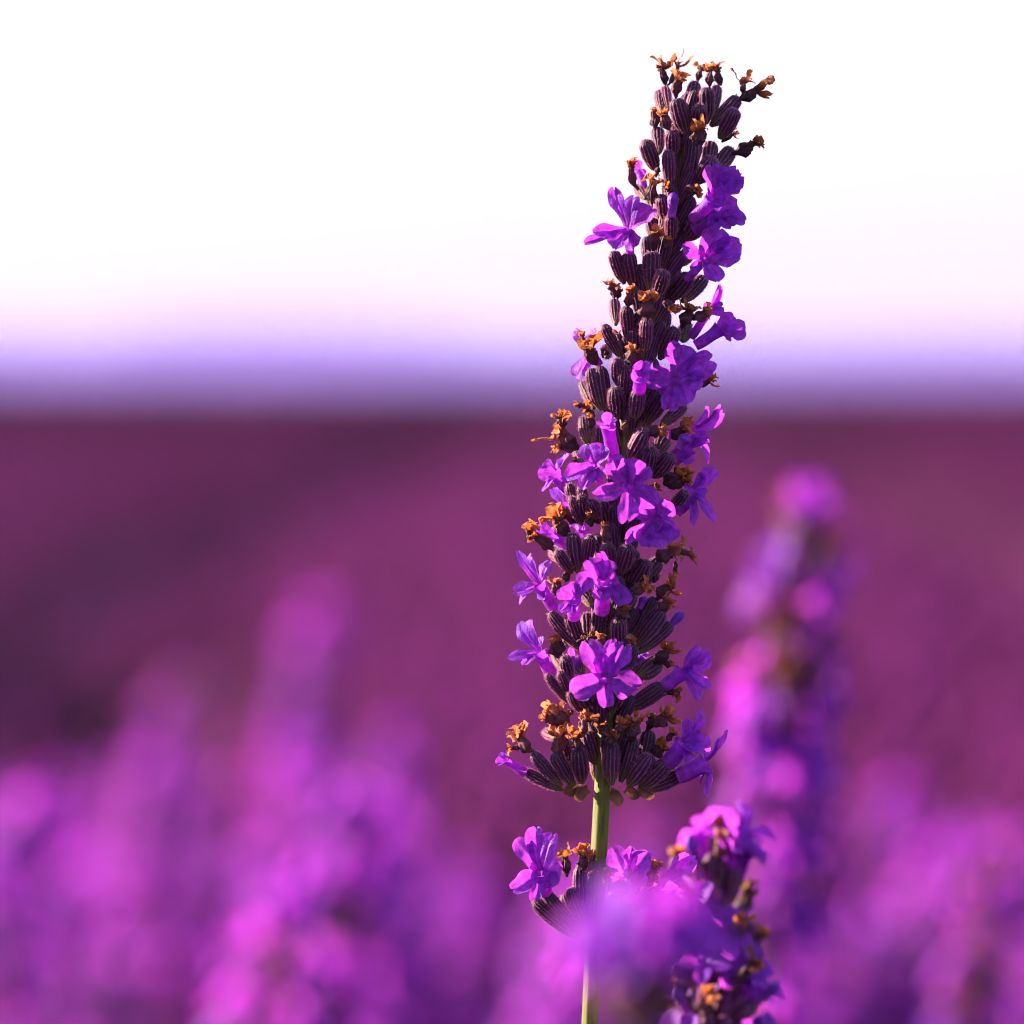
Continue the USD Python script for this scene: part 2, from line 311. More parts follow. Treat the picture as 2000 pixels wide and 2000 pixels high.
class Builder:
    """Puts pieces on one stalk; dist: how far its axis stands from the camera."""
    def __init__(self, root, dist, seed, axis=axis):
        self.root, self.dist, self.rng, self.axis = root, dist, np.random.RandomState(seed), axis
        self.k = dist / D0 * S
    def p(self, x, y, dep): return px(x, y, dep * self.dist / D0, self.dist)
    def calyx(self, c, bx, by, tx, ty, side=1, w=136, then=None):
        (bx, by), (tx, ty) = uv(c, bx, by), uv(c, tx, ty); w = w / CROPS[c][2]
        r0 = radius(by)
        bd = side * math.sqrt(max(r0 ** 2 - (bx - self.axis(by)) ** 2, 25))
        ln = math.hypot(tx - bx, ty - by)
        td = bd + side * math.sqrt(max(80 ** 2 - ln ** 2, 14 ** 2)) * .8
        a, b = self.p(bx, by, bd), self.p(tx, ty, td)
        out = self.p(bx, by, bd) - self.p(self.axis(by), by, 0)
        sag = (unit(b - a) * 0 + unit(np.array([b[0] - a[0], b[1] - a[1], 0])) * 3.2 - np.array([0, 0, 1.6])) * self.k
        q = calyx_mesh(a, b, w * self.rng.uniform(.80, 1.04) * self.k, sag, self.rng)
        obj('calyx', q, 'calyx', self.root); fuzz_on(q, w * self.k, self.rng)
        return b, td
    def wither(self, c, ax_, ay, cx, cy, side=1, w=110, lobes=5, crest=1.0, dz=None):
        (x0, y0), (x1, y1) = uv(c, ax_, ay), uv(c, cx, cy); w = w / CROPS[c][2]
        R = 72
        d0 = side * math.sqrt(max(R ** 2 - (x0 - self.axis(y0)) ** 2, 100)) if side else 0
        w *= .76; x1, y1 = x0 + (x1 - x0) * 1.12, y0 + (y1 - y0) * 1.12
        d1 = d0 + (side * 8 if dz is None else dz)
        obj('withered_flower', withered_mesh(self.p(x0, y0, d0), self.p(x1, y1, d1), w * self.k, self.rng, lobes, crest), 'withered', self.root)
    def flower(self, c, base, throat, petals, side=1, depth=None, face=None, tw=(58, 84), name='corolla'):
        (x0, y0), (x1, y1) = uv(c, *base), uv(c, *throat); sc = CROPS[c][2]
        R = 100
        d1 = depth if depth is not None else side * math.sqrt(max(R ** 2 - (x1 - self.axis(y1)) ** 2, 0))
        d0 = d1 * .62
        A, C = self.p(x0, y0, d0), self.p(x1, y1, d1)
        n = unit(C - self.p(self.axis(y1 + 25), y1 + 25, 0)) if face is None else unit(RIGHT * face[0] + UP * face[1] - FWD * face[2])
        t = obj(name, corolla_tube(A, C, tw[0] / sc * self.k, tw[1] / sc * self.k, (unit(C - A) * 0 - np.array([0, 0, 3 * self.k])), 9), 'petal', self.root)
        for q in petals:
            tx, ty = uv(c, q[0], q[1]); w = 1.2 * q[2] / sc * self.k; dz = q[3] if len(q) > 3 else 6
            T = self.p(tx, ty, d1 + dz)
            st = C + (T - C) * .04 - n * 3 * self.k
            obj('petal', petal_mesh(st, T, w, n, self.rng, curl=self.rng.uniform(.06, .2), cup=self.rng.uniform(-.1, .4), ruffle=.15, nu=15, nv=20, start=.5, notch=self.rng.uniform(0, .12)), 'petal', t)
    def bud(self, c, ax_, ay, cx, cy, side=1, w=80, depth=None):
        (x0, y0), (x1, y1) = uv(c, ax_, ay), uv(c, cx, cy)
        d0 = depth if depth is not None else side * math.sqrt(max(78 ** 2 - (x0 - self.axis(y0)) ** 2, 0))
        obj('flower_bud', bud_mesh(self.p(x0, y0, d0), self.p(x1, y1, d0 + 6 * side), w / CROPS[c][2] * self.k, self.rng), 'bud', self.root)
    def bract(self, c, ax_, ay, cx, cy, side=1, w=110):
        (x0, y0), (x1, y1) = uv(c, ax_, ay), uv(c, cx, cy)
        d = side * math.sqrt(max(34 ** 2 - (x0 - self.axis(y0)) ** 2, 9))
        obj('bract', bract_mesh(self.p(x0, y0, d), self.p(x1, y1, d * 1.5), w / CROPS[c][2] * self.k, -UP - FWD * side, self.rng), 'bract', self.root)

# ---------------------------------------------------------------- the sharp stalk
ys = np.concatenate([np.linspace(235, 2000, 50), np.linspace(2080, 9000, 30)])
ground_base = None
sp = [px(axis(y), y, 0) for y in ys]
sp = [p for p in sp if p[2] > 0.0] + [np.array([sp[-1][0], sp[-1][1], 0.0])] if sp[-1][2] > 0 else [p for p in sp if p[2] > 0]
sp = np.array(sp)
base_pt = np.array([sp[-1][0], sp[-1][1], 0.0])
main = thing('lavender_stalk', 'tall sharply focused lavender stalk with dark ribbed calyces and violet flowers', 'lavender', base_pt)
r_stem = np.interp(sp[:, 2], [0, sp[0][2] - .075, sp[0][2] - .03, sp[0][2]], [13, 15.5, 14, 7]) * S
_th = np.arange(32) * 2 * np.pi / 32
obj('stem', tube(sp[::-1], r_stem[::-1][:, None] * (1 + .05 * np.cos(4 * _th + .6) + .025 * np.cos(12 * _th))[None], 32), 'stem', main)
b = Builder(main, D0, 11)
K, W, F, B, Br = b.calyx, b.wither, b.flower, b.bud, b.bract

# the inner calyces, close round the stem, that the outer ones stand before
fr = np.random.RandomState(21)
for y in list(range(262, 1530, 47)):
    for j in range(4):
        th = y * 1.9 + j * 2 * math.pi / 4 + fr.uniform(-.3, .3); cx, cz = math.cos(th), math.sin(th)
        yy = y + fr.uniform(-14, 14); r0 = radius(yy) * .5; L = fr.uniform(70, 84); a = fr.uniform(.22, .5)
        if cz > .55 and abs(cx) < .6: a *= .7
        sx = axis(yy) - axis(yy + 1); sp_ = .75 if yy < 400 else 1
        p0 = b.p(axis(yy) + cx * r0, yy, cz * r0); p1 = b.p(axis(yy) + cx * (r0 + L * math.sin(a) * sp_) - sx * -L, yy - L * math.cos(a), cz * (r0 + L * math.sin(a) * sp_))
        obj('calyx', calyx_mesh(p0, p1, fr.uniform(27, 33) * b.k, np.zeros(3), fr), 'calyx', main)
# crop 1: the tip
for a in [(1, 870, 520, 845, 350, -1, 100), (1, 820, 530, 800, 380, -1, 90), (1, 1020, 540, 1075, 310, -1, 120), (1, 1200, 570, 1238, 340, -1, 110), (1, 1160, 620, 1160, 352, 1, 140),
          (1, 1010, 710, 930, 436, 1, 140), (1, 1110, 680, 1105, 490, 1, 130), (1, 1190, 640, 1400, 425, -1, 125), (1, 1260, 735, 1380, 515, 1, 135),
          (1, 800, 850, 790, 662, -1, 105), (1, 900, 880, 900, 676, 1, 130), (1, 1010, 1060, 1060, 765, 1, 150), (1, 785, 980, 695, 752, 1, 120), (1, 880, 1095, 868, 825, 1, 132),
          (1, 1160, 980, 1195, 770, -1, 130), (1, 1100, 1070, 1205, 880, 1, 140), (1, 1215, 990, 1345, 815, -1, 135), (1, 700, 1190, 640, 1100, -1, 90),
          (1, 810, 1400, 740, 1180, -1, 110), (1, 845, 1350, 820, 1170, 1, 120), (1, 990, 1400, 1010, 1180, -1, 125), (1, 890, 1510, 890, 1325, 1, 128), (1, 1000, 1500, 1150, 1320, 1, 145),
          (1, 960, 1420, 1130, 1250, -1, 110), (1, 610, 1860, 565, 1600, 1, 135), (1, 540, 1830, 455, 1590, 1, 115), (1, 740, 1890, 745, 1590, 1, 150), (1, 780, 1920, 835, 1740, 1, 130),
          (1, 860, 1600, 800, 1440, -1, 130), (1, 930, 1690, 1060, 1560, -1, 140)]:
    K(*a)
for a in [(1, 850, 335, 815, 140, -1, 90, 5, 1.0), (1, 862, 330, 985, 110, -1, 55, 3, .8), (1, 930, 425, 965, 240, 1, 95, 5, .8), (1, 1190, 345, 1190, 185, 1, 110, 5, .9), (1, 1090, 300, 1130, 170, -1, 85, 5, .9),
          (1, 1260, 330, 1230, 155, -1, 85, 4, .9), (1, 1410, 435, 1580, 345, -1, 105, 4, 1.1), (1, 1440, 400, 1445, 255, -1, 70, 3, 1.3), (1, 770, 660, 765, 485, -1, 80, 3, .6),
          (1, 870, 665, 830, 525, 1, 110, 4, .8), (1, 1080, 780, 1095, 650, 1, 120, 6, 1.6), (1, 1370, 835, 1590, 730, -1, 110, 4, .9), (1, 640, 1110, 575, 850, -1, 75, 3, .7),
          (1, 740, 1195, 770, 1010, 1, 110, 5, .8), (1, 800, 960, 770, 1010, 1, 60, 4, 1.1), (1, 900, 1130, 850, 1090, 1, 80, 4, 1.2), (1, 1000, 1140, 1110, 1120, 1, 100, 6, 1.3), (1, 760, 1570, 790, 1430, 1, 120, 5, .8),
          (1, 880, 1560, 870, 1480, 1, 90, 4, 1.2), (1, 1280, 760, 1390, 680, -1, 60, 3, 1.0), (1, 440, 1890, 430, 1800, 0, 60, 4, 1.0)]:
    W(*a)
F(1, (585, 1610), (560, 1420), [(450, 1090, 110, -8), (600, 1170, 150, 4), (760, 1250, 150, 14), (450, 1570, 150, 12), (620, 1560, 120, 16), (300, 1440, 90, -4), (235, 1530, 80, -14)], face=(-.5, .15, .8))
F(1, (690, 1130), (660, 990), [(640, 890, 90, -4), (620, 950, 60, -8)], side=-1)
F(1, (1050, 1350), (1215, 1190), [(1200, 930, 170, 6), (1390, 960, 190, 0), (1420, 1010, 120, -14), (1310, 1190, 190, 14), (1160, 1230, 100, 4)], face=(.4, .1, .9), tw=(90, 130))
F(1, (1060, 1420), (1270, 1290), [(1390, 1230, 170, 4), (1455, 1350, 130, 0), (1360, 1400, 160, 8), (1180, 1420, 120, 10)], face=(.5, .5, .7), tw=(110, 120), depth=52)
F(1, (1010, 1800), (1150, 1640), [(970, 1540, 110, 10), (1260, 1410, 210, 8), (1425, 1530, 170, 2), (1400, 1620, 120, -6), (1240, 1830, 120, 8), (1040, 1740, 90, 2)], face=(.35, .1, .9), depth=72)
B(1, 895, 1335, 912, 1140, 1, 90)
# crop 2
for a in [(2, 890, 240, 950, 40, 1, 128), (2, 990, 250, 1150, 60, 1, 140), (2, 1090, 270, 1260, 80, -1, 130), (2, 590, 440, 580, 255, -1, 100), (2, 690, 570, 670, 305, 1, 128), (2, 810, 650, 822, 395, 1, 130),
          (2, 930, 560, 955, 325, -1, 120), (2, 640, 700, 500, 440, 1, 115), (2, 920, 700, 1040, 465, 1, 150), (2, 1100, 560, 1120, 430, -1, 130), (2, 480, 1085, 405, 770, 1, 125), (2, 530, 1120, 470, 755, 1, 130),
          (2, 430, 1070, 340, 870, -1, 100), (2, 610, 900, 600, 700, 1, 115), (2, 650, 1010, 660, 750, 1, 125), (2, 610, 1150, 585, 915, 1, 130), (2, 730, 1160, 762, 930, 1, 140), (2, 810, 1185, 960, 950, 1, 150),
          (2, 930, 1200, 1110, 1040, -1, 130), (2, 520, 690, 520, 610, -1, 90), (2, 370, 1330, 345, 1140, -1, 90), (2, 410, 1350, 400, 1190, -1, 100), (2, 470, 1400, 470, 1230, -1, 100),
          (2, 615, 1430, 605, 1220, -1, 85), (2, 690, 1450, 810, 1235, 1, 140), (2, 830, 1560, 865, 1380, 1, 120), (2, 890, 1420, 960, 1290, -1, 130), (2, 870, 1590, 1010, 1420, 1, 150), (2, 340, 1500, 285, 1390, -1, 90),
          (2, 330, 1940, 235, 1640, 1, 95), (2, 390, 1910, 325, 1660, 1, 105), (2, 460, 1940, 400, 1770, 1, 110), (2, 760, 880, 830, 720, -1, 140), (2, 700, 760, 800, 600, -1, 130), (2, 800, 500, 760, 380, -1, 120),
          (2, 560, 1560, 620, 1430, -1, 110), (2, 1000, 1830, 1120, 1700, 1, 120), (2, 690, 1480, 680, 1330, -1, 100)]:
    K(*a)
for a in [(2, 575, 250, 555, 80, -1, 90, 4, .7), (2, 600, 240, 620, 160, -1, 70, 4, .7), (2, 680, 300, 700, 160, 1, 110, 3, .6), (2, 740, 190, 710, 150, 1, 70, 4, 1.0), (2, 825, 395, 830, 210, 1, 125, 6, .9), (2, 960, 270, 1030, 320, 1, 110, 6, 1.2),
          (2, 1090, 450, 1170, 300, 1, 140, 6, 1.0), (2, 1180, 400, 1300, 340, 1, 120, 5, 1.1), (2, 720, 740, 720, 590, 1, 110, 5, .8), (2, 620, 560, 595, 480, 1, 50, 3, .8), (2, 450, 740, 350, 560, 1, 130, 6, 1.1), (2, 340, 600, 330, 490, -1, 80, 3, .9),
          (2, 510, 690, 500, 620, -1, 80, 3, .6), (2, 1215, 905, 1350, 820, -1, 100, 4, 1.0), (2, 430, 1130, 350, 1060, 1, 75, 5, 1.1), (2, 340, 1060, 290, 1040, 1, 50, 3, 1.1), (2, 400, 1220, 400, 1110, 1, 80, 4, .8),
          (2, 300, 1370, 130, 1200, -1, 130, 6, 1.1), (2, 190, 1230, 160, 1090, -1, 80, 4, .9), (2, 300, 1370, 120, 1370, -1, 80, 4, 1.0), (2, 290, 1480, 280, 1440, -1, 60, 3, .7), (2, 850, 1270, 950, 1230, 1, 110, 5, 1.0),
          (2, 1010, 1300, 1140, 1190, 1, 120, 5, 1.0), (2, 950, 1640, 1100, 1560, 1, 150, 6, 1.1), (2, 840, 1700, 900, 1660, 1, 100, 5, 1.1), (2, 1010, 1660, 1140, 1600, 1, 100, 5, 1.0), (2, 330, 1930, 140, 1840, -1, 140, 6, 1.0),
          (2, 430, 1880, 390, 1850, 1, 100, 5, 1.1), (2, 800, 690, 780, 640, 1, 70, 3, .9)]:
    W(*a)
F(2, (1160, 540), (1290, 330), [(1370, 130, 100, -8), (1420, 170, 70, -12), (1400, 300, 120, 2), (1250, 290, 90, 6)], side=-1, face=(.8, .3, .2), depth=-30)
F(2, (1190, 600), (1380, 470), [(1480, 380, 140, 6), (1580, 480, 200, 0), (1470, 540, 130, -6)], depth=10, face=(.5, .5, .6), tw=(80, 120))
F(2, (930, 950), (1050, 850), [(1095, 570, 200, 8), (1310, 700, 190, 4), (1250, 860, 130, 0), (1150, 1030, 170, 10), (1000, 1080, 140, 8), (820, 830, 150, 12)], face=(.3, .1, 1))
F(2, (765, 950), (775, 830), [(715, 790, 70, 6), (800, 715, 110, 4), (850, 730, 90, 0), (750, 740, 80, -4), (770, 880, 60, 10)], face=(0, .6, .7), tw=(90, 130))
F(2, (470, 740), (400, 640), [(280, 470, 100, -10), (430, 480, 130, -14), (290, 840, 150, -8), (370, 850, 100, -4)], side=-1, face=(-.7, .1, .3), depth=-30)
F(2, (570, 1440), (530, 1200), [(505, 1105, 90, 6), (440, 1190, 90, 8), (600, 1160, 100, 2)], face=(-.1, .9, .4), tw=(100, 110), depth=78)
F(2, (470, 1620), (420, 1500), [(380, 1350, 170, 4), (500, 1350, 150, 6), (210, 1590, 130, -2), (330, 1690, 130, 8), (470, 1600, 140, 14)], face=(-.5, .2, .8), depth=80)
F(2, (720, 1780), (690, 1660), [(560, 1440, 170, 4), (670, 1450, 120, 10), (830, 1490, 180, 2), (430, 1740, 120, 6), (680, 1925, 150, 14), (900, 1800, 170, 4), (640, 1660, 80, 16)], face=(-.1, .15, 1), depth=102)
F(2, (980, 1270), (1190, 1230), [(1290, 1050, 120, 4), (1395, 1110, 110, 0), (1380, 1060, 60, 8), (1290, 1330, 110, 2), (1280, 1490, 110, -4)], side=-1, depth=-25, face=(.8, .2, .4), tw=(80, 110))
F(2, (1010, 1460), (1150, 1360), [(1220, 1290, 110, 4), (1270, 1270, 80, 0), (1100, 1490, 130, 6)], side=1, depth=5, face=(.7, .3, .5), tw=(110, 130))
B(2, 1060, 1380, 1135, 1270, 1, 100, 40)
F(2, (1040, 1850), (1180, 1690), [(1350, 1520, 120, 2), (1250, 1570, 100, 6), (1270, 1730, 120, 8), (1170, 1930, 90, 10), (1345, 1925, 110, 4)], depth=30, face=(.75, .1, .6), tw=(110, 150))
F(2, (240, 1700), (130, 1560), [(10, 1540, 120, -2), (60, 1470, 120, -6), (220, 1420, 110, -10), (35, 1700, 80, 4), (130, 1640, 70, 4)], depth=-20, face=(-.85, .1, .4), tw=(80, 120))
F(2, (260, 1900), (200, 1800), [(110, 1680, 130, -4), (200, 1640, 120, -8), (120, 1850, 110, 0)], depth=-35, face=(-.85, .1, .3))
F(2, (1000, 1960), (880, 1930), [(760, 1780, 180, 6), (980, 1760, 190, 0), (760, 2080, 170, 10), (960, 2100, 190, 12), (650, 2080, 120, 8), (1080, 2010, 150, -2)], face=(.1, -.5, .9), depth=88, tw=(90, 140))
# crop 3
for a in [(3, 720, 290, 640, 80, 1, 95), (3, 760, 250, 715, 70, 1, 105), (3, 690, 650, 650, 355, 1, 125), (3, 750, 580, 785, 375, 1, 120), (3, 960, 650, 905, 430, 1, 120), (3, 640, 640, 535, 490, 1, 110), (3, 560, 540, 500, 480, -1, 100),
          (3, 1010, 650, 1075, 450, 1, 150), (3, 1090, 750, 1210, 560, 1, 150), (3, 1150, 750, 1300, 560, -1, 140), (3, 730, 1250, 480, 950, 1, 105), (3, 720, 1200, 630, 960, 1, 115), (3, 830, 1190, 860, 900, 1, 140), (3, 770, 1190, 760, 960, -1, 120),
          (3, 1000, 1190, 1000, 1000, 1, 140), (3, 1080, 1180, 1270, 840, -1, 130), (3, 1100, 1220, 1330, 930, 1, 140), (3, 1140, 1260, 1400, 1030, -1, 120), (3, 630, 1640, 455, 1420, 1, 85), (3, 640, 1580, 555, 1400, 1, 95), (3, 720, 1700, 635, 1560, 1, 100),
          (3, 780, 1660, 690, 1530, 1, 140), (3, 940, 1690, 1010, 1500, 1, 140), (3, 1030, 1700, 1340, 1500, 1, 140), (3, 1130, 1440, 1300, 1320, -1, 150), (3, 870, 1560, 930, 1400, -1, 150), (3, 590, 1400, 520, 1250, -1, 120), (3, 720, 1430, 700, 1290, -1, 90),
          (3, 640, 1450, 590, 1290, 1, 105), (3, 860, 600, 840, 430, -1, 120), (3, 1050, 1420, 1100, 1280, -1, 140), (3, 930, 900, 1060, 720, -1, 140), (3, 800, 900, 700, 720, -1, 120), (3, 900, 400, 960, 250, -1, 130), (3, 980, 420, 1080, 280, -1, 130), (3, 1000, 1000, 1100, 800, -1, 130), (3, 870, 1700, 880, 1560, -1, 130)]:
    K(*a)
for a in [(3, 790, 300, 800, 190, 1, 100, 5, .9), (3, 890, 420, 895, 265, 1, 85, 5, .6), (3, 620, 350, 500, 180, 1, 130, 6, 1.0), (3, 620, 370, 540, 280, 1, 90, 4, .8), (3, 500, 490, 320, 330, 1, 120, 6, .9), (3, 330, 400, 310, 290, 1, 60, 3, .8),
          (3, 600, 720, 620, 630, 1, 95, 5, 1.1), (3, 520, 840, 530, 670, -1, 95, 3, .8), (3, 1290, 560, 1450, 470, 1, 130, 5, 1.2), (3, 1400, 500, 1580, 510, -1, 80, 4, .8), (3, 1430, 570, 1425, 680, -1, 45, 3, .6), (3, 1250, 700, 1290, 690, -1, 80, 4, 1.0),
          (3, 1110, 790, 1220, 740, 1, 110, 5, 1.1), (3, 1300, 850, 1430, 720, -1, 130, 6, 1.0), (3, 1290, 930, 1400, 850, 1, 130, 6, 1.0), (3, 1030, 1010, 1060, 880, 1, 150, 5, .8), (3, 550, 1280, 520, 1130, 1, 140, 6, 1.1), (3, 600, 1200, 600, 1110, -1, 90, 4, 1.0),
          (3, 1270, 1330, 1390, 1200, -1, 110, 5, 1.0), (3, 1340, 1340, 1410, 1330, 1, 70, 4, 1.0), (3, 1330, 1510, 1450, 1560, 1, 100, 5, .9), (3, 700, 1200, 750, 1120, 1, 90, 5, 1.0), (3, 860, 1190, 870, 1120, 1, 100, 5, 1.1), (3, 1080, 1230, 1100, 1150, 1, 90, 5, 1.0), (3, 780, 1180, 800, 1110, 1, 80, 4, 1.0)]:
    W(*a)
F(3, (600, 470), (500, 370), [(370, 330, 130, -4), (500, 300, 130, -8), (600, 400, 110, 0), (470, 420, 110, 2)], depth=-30, face=(-.8, .2, .4), side=-1)
F(3, (720, 330), (690, 280), [(640, 240, 100, -6), (740, 230, 90, -8), (740, 380, 110, -2)], depth=-40, face=(-.3, .2, .5), side=-1)
F(3, (520, 930), (400, 740), [(245, 510, 75, -4), (340, 490, 70, -8), (470, 560, 130, 2), (205, 800, 100, -2), (230, 880, 60, 4), (430, 860, 100, 10)], depth=10, face=(-.75, .2, .6), tw=(90, 110))
F(3, (870, 950), (885, 720), [(780, 560, 130, 4), (860, 500, 90, 8), (920, 530, 120, 2), (860, 860, 110, 14), (1090, 870, 130, 6), (990, 680, 110, 0)], depth=98, face=(0, .2, 1), tw=(110, 120))
F(3, (660, 990), (660, 850), [(790, 660, 120, 6), (680, 720, 90, 2), (550, 770, 110, 6), (555, 950, 80, 10), (650, 950, 80, 12)], depth=88, face=(-.3, .2, .9), tw=(90, 110))
F(3, (500, 1430), (400, 1250), [(240, 1040, 110, 0), (340, 990, 120, -4), (430, 1130, 90, 0), (150, 1280, 90, 0), (260, 1330, 110, 6)], depth=5, face=(-.8, .2, .5), tw=(95, 110))
F(3, (900, 1560), (890, 1450), [(770, 1180, 170, 4), (945, 1140, 110, 0), (1060, 1200, 150, 4), (650, 1560, 170, 6), (905, 1680, 120, 14), (1150, 1530, 180, 6), (890, 1260, 150, 10)], depth=104, face=(-.1, .15, 1))
F(3, (1340, 1510), (1480, 1400), [(1690, 1280, 120, 2), (1600, 1210, 120, -4), (1560, 1380, 70, 10), (1630, 1590, 130, 2), (1680, 1520, 90, -4)], depth=20, face=(.8, .2, .5), tw=(100, 130))
F(3, (1130, 1380), (1170, 1300), [(1210, 1240, 80, -4), (1150, 1250, 70, -6)], depth=-45, side=-1)
F(3, (690, 1400), (680, 1330), [(640, 1220, 90, -4), (730, 1270, 80, -6)], depth=-35, side=-1)
B(3, 1370, 1060, 1485, 945, -1, 80, -12)
B(3, 1150, 930, 1200, 830, -1, 70, 0)
# crop 4: the lowest whorl of the head
for a in [(4, 610, 1100, 390, 850, 1, 110), (4, 620, 1135, 325, 990, -1, 110), (4, 700, 1100, 550, 850, 1, 120), (4, 760, 1075, 735, 820, 1, 140), (4, 860, 1060, 880, 750, -1, 140), (4, 980, 1095, 982, 770, 1, 145), (4, 1050, 1070, 1150, 730, 1, 140), (4, 1110, 1095, 1280, 870, 1, 150),
          (4, 1200, 1110, 1400, 920, 1, 140), (4, 1220, 1135, 1520, 1000, -1, 125), (4, 690, 1000, 600, 720, -1, 120), (4, 560, 740, 480, 690, -1, 80), (4, 1200, 1000, 1270, 680, -1, 140), (4, 900, 980, 790, 700, -1, 130), (4, 1000, 1000, 1060, 640, -1, 130), (4, 1000, 800, 960, 600, -1, 140), (4, 860, 820, 850, 620, -1, 140)]:
    K(*a)
for a in [(4, 570, 640, 430, 560, 1, 105, 3, .7), (4, 640, 640, 540, 500, 1, 130, 6, 1.2), (4, 690, 560, 660, 540, 1, 70, 4, .8), (4, 760, 690, 790, 560, 1, 120, 6, 1.1), (4, 850, 660, 860, 590, 1, 90, 5, 1.0), (4, 385, 840, 240, 640, 1, 140, 6, 1.0), (4, 300, 800, 205, 820, 1, 70, 4, .9),
          (4, 570, 860, 600, 650, 1, 150, 6, .9), (4, 740, 830, 700, 690, 1, 120, 5, .9), (4, 980, 800, 1000, 690, 1, 130, 4, .7), (4, 1130, 760, 1090, 620, 1, 120, 5, 1.0), (4, 1150, 730, 1180, 560, 1, 120, 5, .9), (4, 1260, 680, 1300, 540, -1, 90, 4, .8), (4, 1320, 650, 1430, 530, 1, 130, 4, .9), (4, 1300, 880, 1400, 780, 1, 130, 5, .9),
          (4, 1400, 760, 1450, 690, 1, 70, 4, 1.0), (4, 1040, 690, 1060, 600, 1, 90, 5, .9), (4, 940, 720, 900, 640, 1, 90, 5, 1.0)]:
    W(*a)
F(4, (340, 1000), (200, 915), [(120, 880, 100, 0), (130, 930, 80, 4), (175, 860, 70, -4)], depth=0, face=(-.9, .3, .3), tw=(80, 70))
F(4, (1400, 940), (1530, 780), [(1690, 515, 110, 0), (1560, 590, 150, 4), (1700, 760, 150, 6), (1550, 930, 90, 8), (1640, 840, 140, 10)], depth=40, face=(.75, .1, .6), tw=(120, 150))
F(4, (1480, 1030), (1700, 920), [(1860, 665, 80, 0), (1810, 750, 60, 6), (1690, 720, 120, -4), (1730, 1175, 110, 2), (1660, 1090, 60, 8), (1590, 1050, 100, -4)], depth=15, face=(.85, -.1, .5), tw=(120, 170))
for a in [(4, 720, 1080, 620, 1160, 1, 130), (4, 800, 1110, 700, 1190, 1, 120), (4, 980, 1130, 1080, 1215, 1, 150), (4, 1100, 1110, 1200, 1180, 1, 120), (4, 1180, 1120, 1310, 1175, -1, 110), (4, 760, 1110, 680, 1140, -1, 120), (2, 700, 1170, 620, 1210, 1, 90), (2, 760, 1170, 860, 1230, 1, 90)]:
    Br(*a)
# crop 5: the whorl that stands off lower down
for a in [(5, 620, 880, 330, 640, 1, 95), (5, 640, 860, 400, 590, 1, 100), (5, 650, 860, 520, 600, -1, 110), (5, 640, 850, 620, 420, 1, 120), (5, 680, 850, 560, 560, 1, 110), (5, 700, 860, 720, 480, 1, 120), (5, 760, 870, 850, 600, 1, 120), (5, 720, 850, 660, 640, -1, 120), (5, 800, 860, 960, 600, 1, 120), (5, 820, 860, 1080, 640, -1, 120),
          (5, 760, 850, 1000, 480, -1, 110), (5, 780, 850, 880, 480, -1, 110), (5, 800, 880, 1120, 560, 1, 120)]:
    K(*a)
for a in [(5, 540, 480, 525, 300, -1, 90, 5, .8), (5, 620, 440, 640, 300, 1, 110, 5, .9), (5, 710, 480, 690, 340, 1, 110, 4, .8), (5, 690, 620, 700, 440, 1, 70, 3, .8), (5, 1050, 500, 1100, 400, 1, 100, 5, 1.0), (5, 1000, 520, 1120, 470, 1, 100, 5, 1.0), (5, 800, 560, 790, 440, 1, 80, 3, .7)]:
    W(*a)
F(5, (400, 600), (375, 460), [(345, 175, 85, 0), (440, 210, 130, 6), (215, 250, 90, -2), (300, 450, 100, 8), (185, 580, 120, 4), (340, 640, 100, 12), (500, 460, 140, 14), (470, 540, 110, 10)], depth=50, face=(-.4, .3, .9), tw=(90, 110))
F(5, (900, 650), (910, 510), [(830, 310, 130, 4), (950, 290, 70, 0), (1050, 340, 150, 4), (1040, 480, 110, 8), (780, 560, 100, 6), (920, 600, 120, 12)], depth=60, face=(0, .2, 1))
F(5, (1080, 650), (1170, 500), [(1290, 340, 90, 0), (1350, 380, 90, 2), (1140, 500, 80, 6), (1260, 540, 120, 4)], depth=30, face=(.5, .3, .8))
F(5, (1000, 760), (1060, 640), [(1240, 560, 140, 4), (1290, 700, 130, 6), (1120, 740, 130, 10), (980, 600, 120, 0)], depth=70, face=(.4, .2, .9))

hairs = np.concatenate(FUZZ)
bc = UsdGeom.BasisCurves.Define(stage, str(main.GetPath()) + '/calyx_fuzz')
bc.CreateTypeAttr('linear'); bc.CreateCurveVertexCountsAttr(Vt.IntArray.FromNumpy(np.full(len(hairs), 3, np.int32)))
bc.CreatePointsAttr(Vt.Vec3fArray.FromNumpy((hairs.reshape(-1, 3) - base_pt).astype(np.float32)))
bc.CreateWidthsAttr(Vt.FloatArray.FromNumpy(np.tile(np.array([1.6e-5, 1.2e-5, .5e-5], np.float32), len(hairs)))); bc.SetWidthsInterpolation('vertex')
UsdShade.MaterialBindingAPI.Apply(bc.GetPrim()).Bind(UsdShade.Material.Get(stage, '/World/Looks/fuzz'))
data(bc.GetPrim(), kind='stuff')

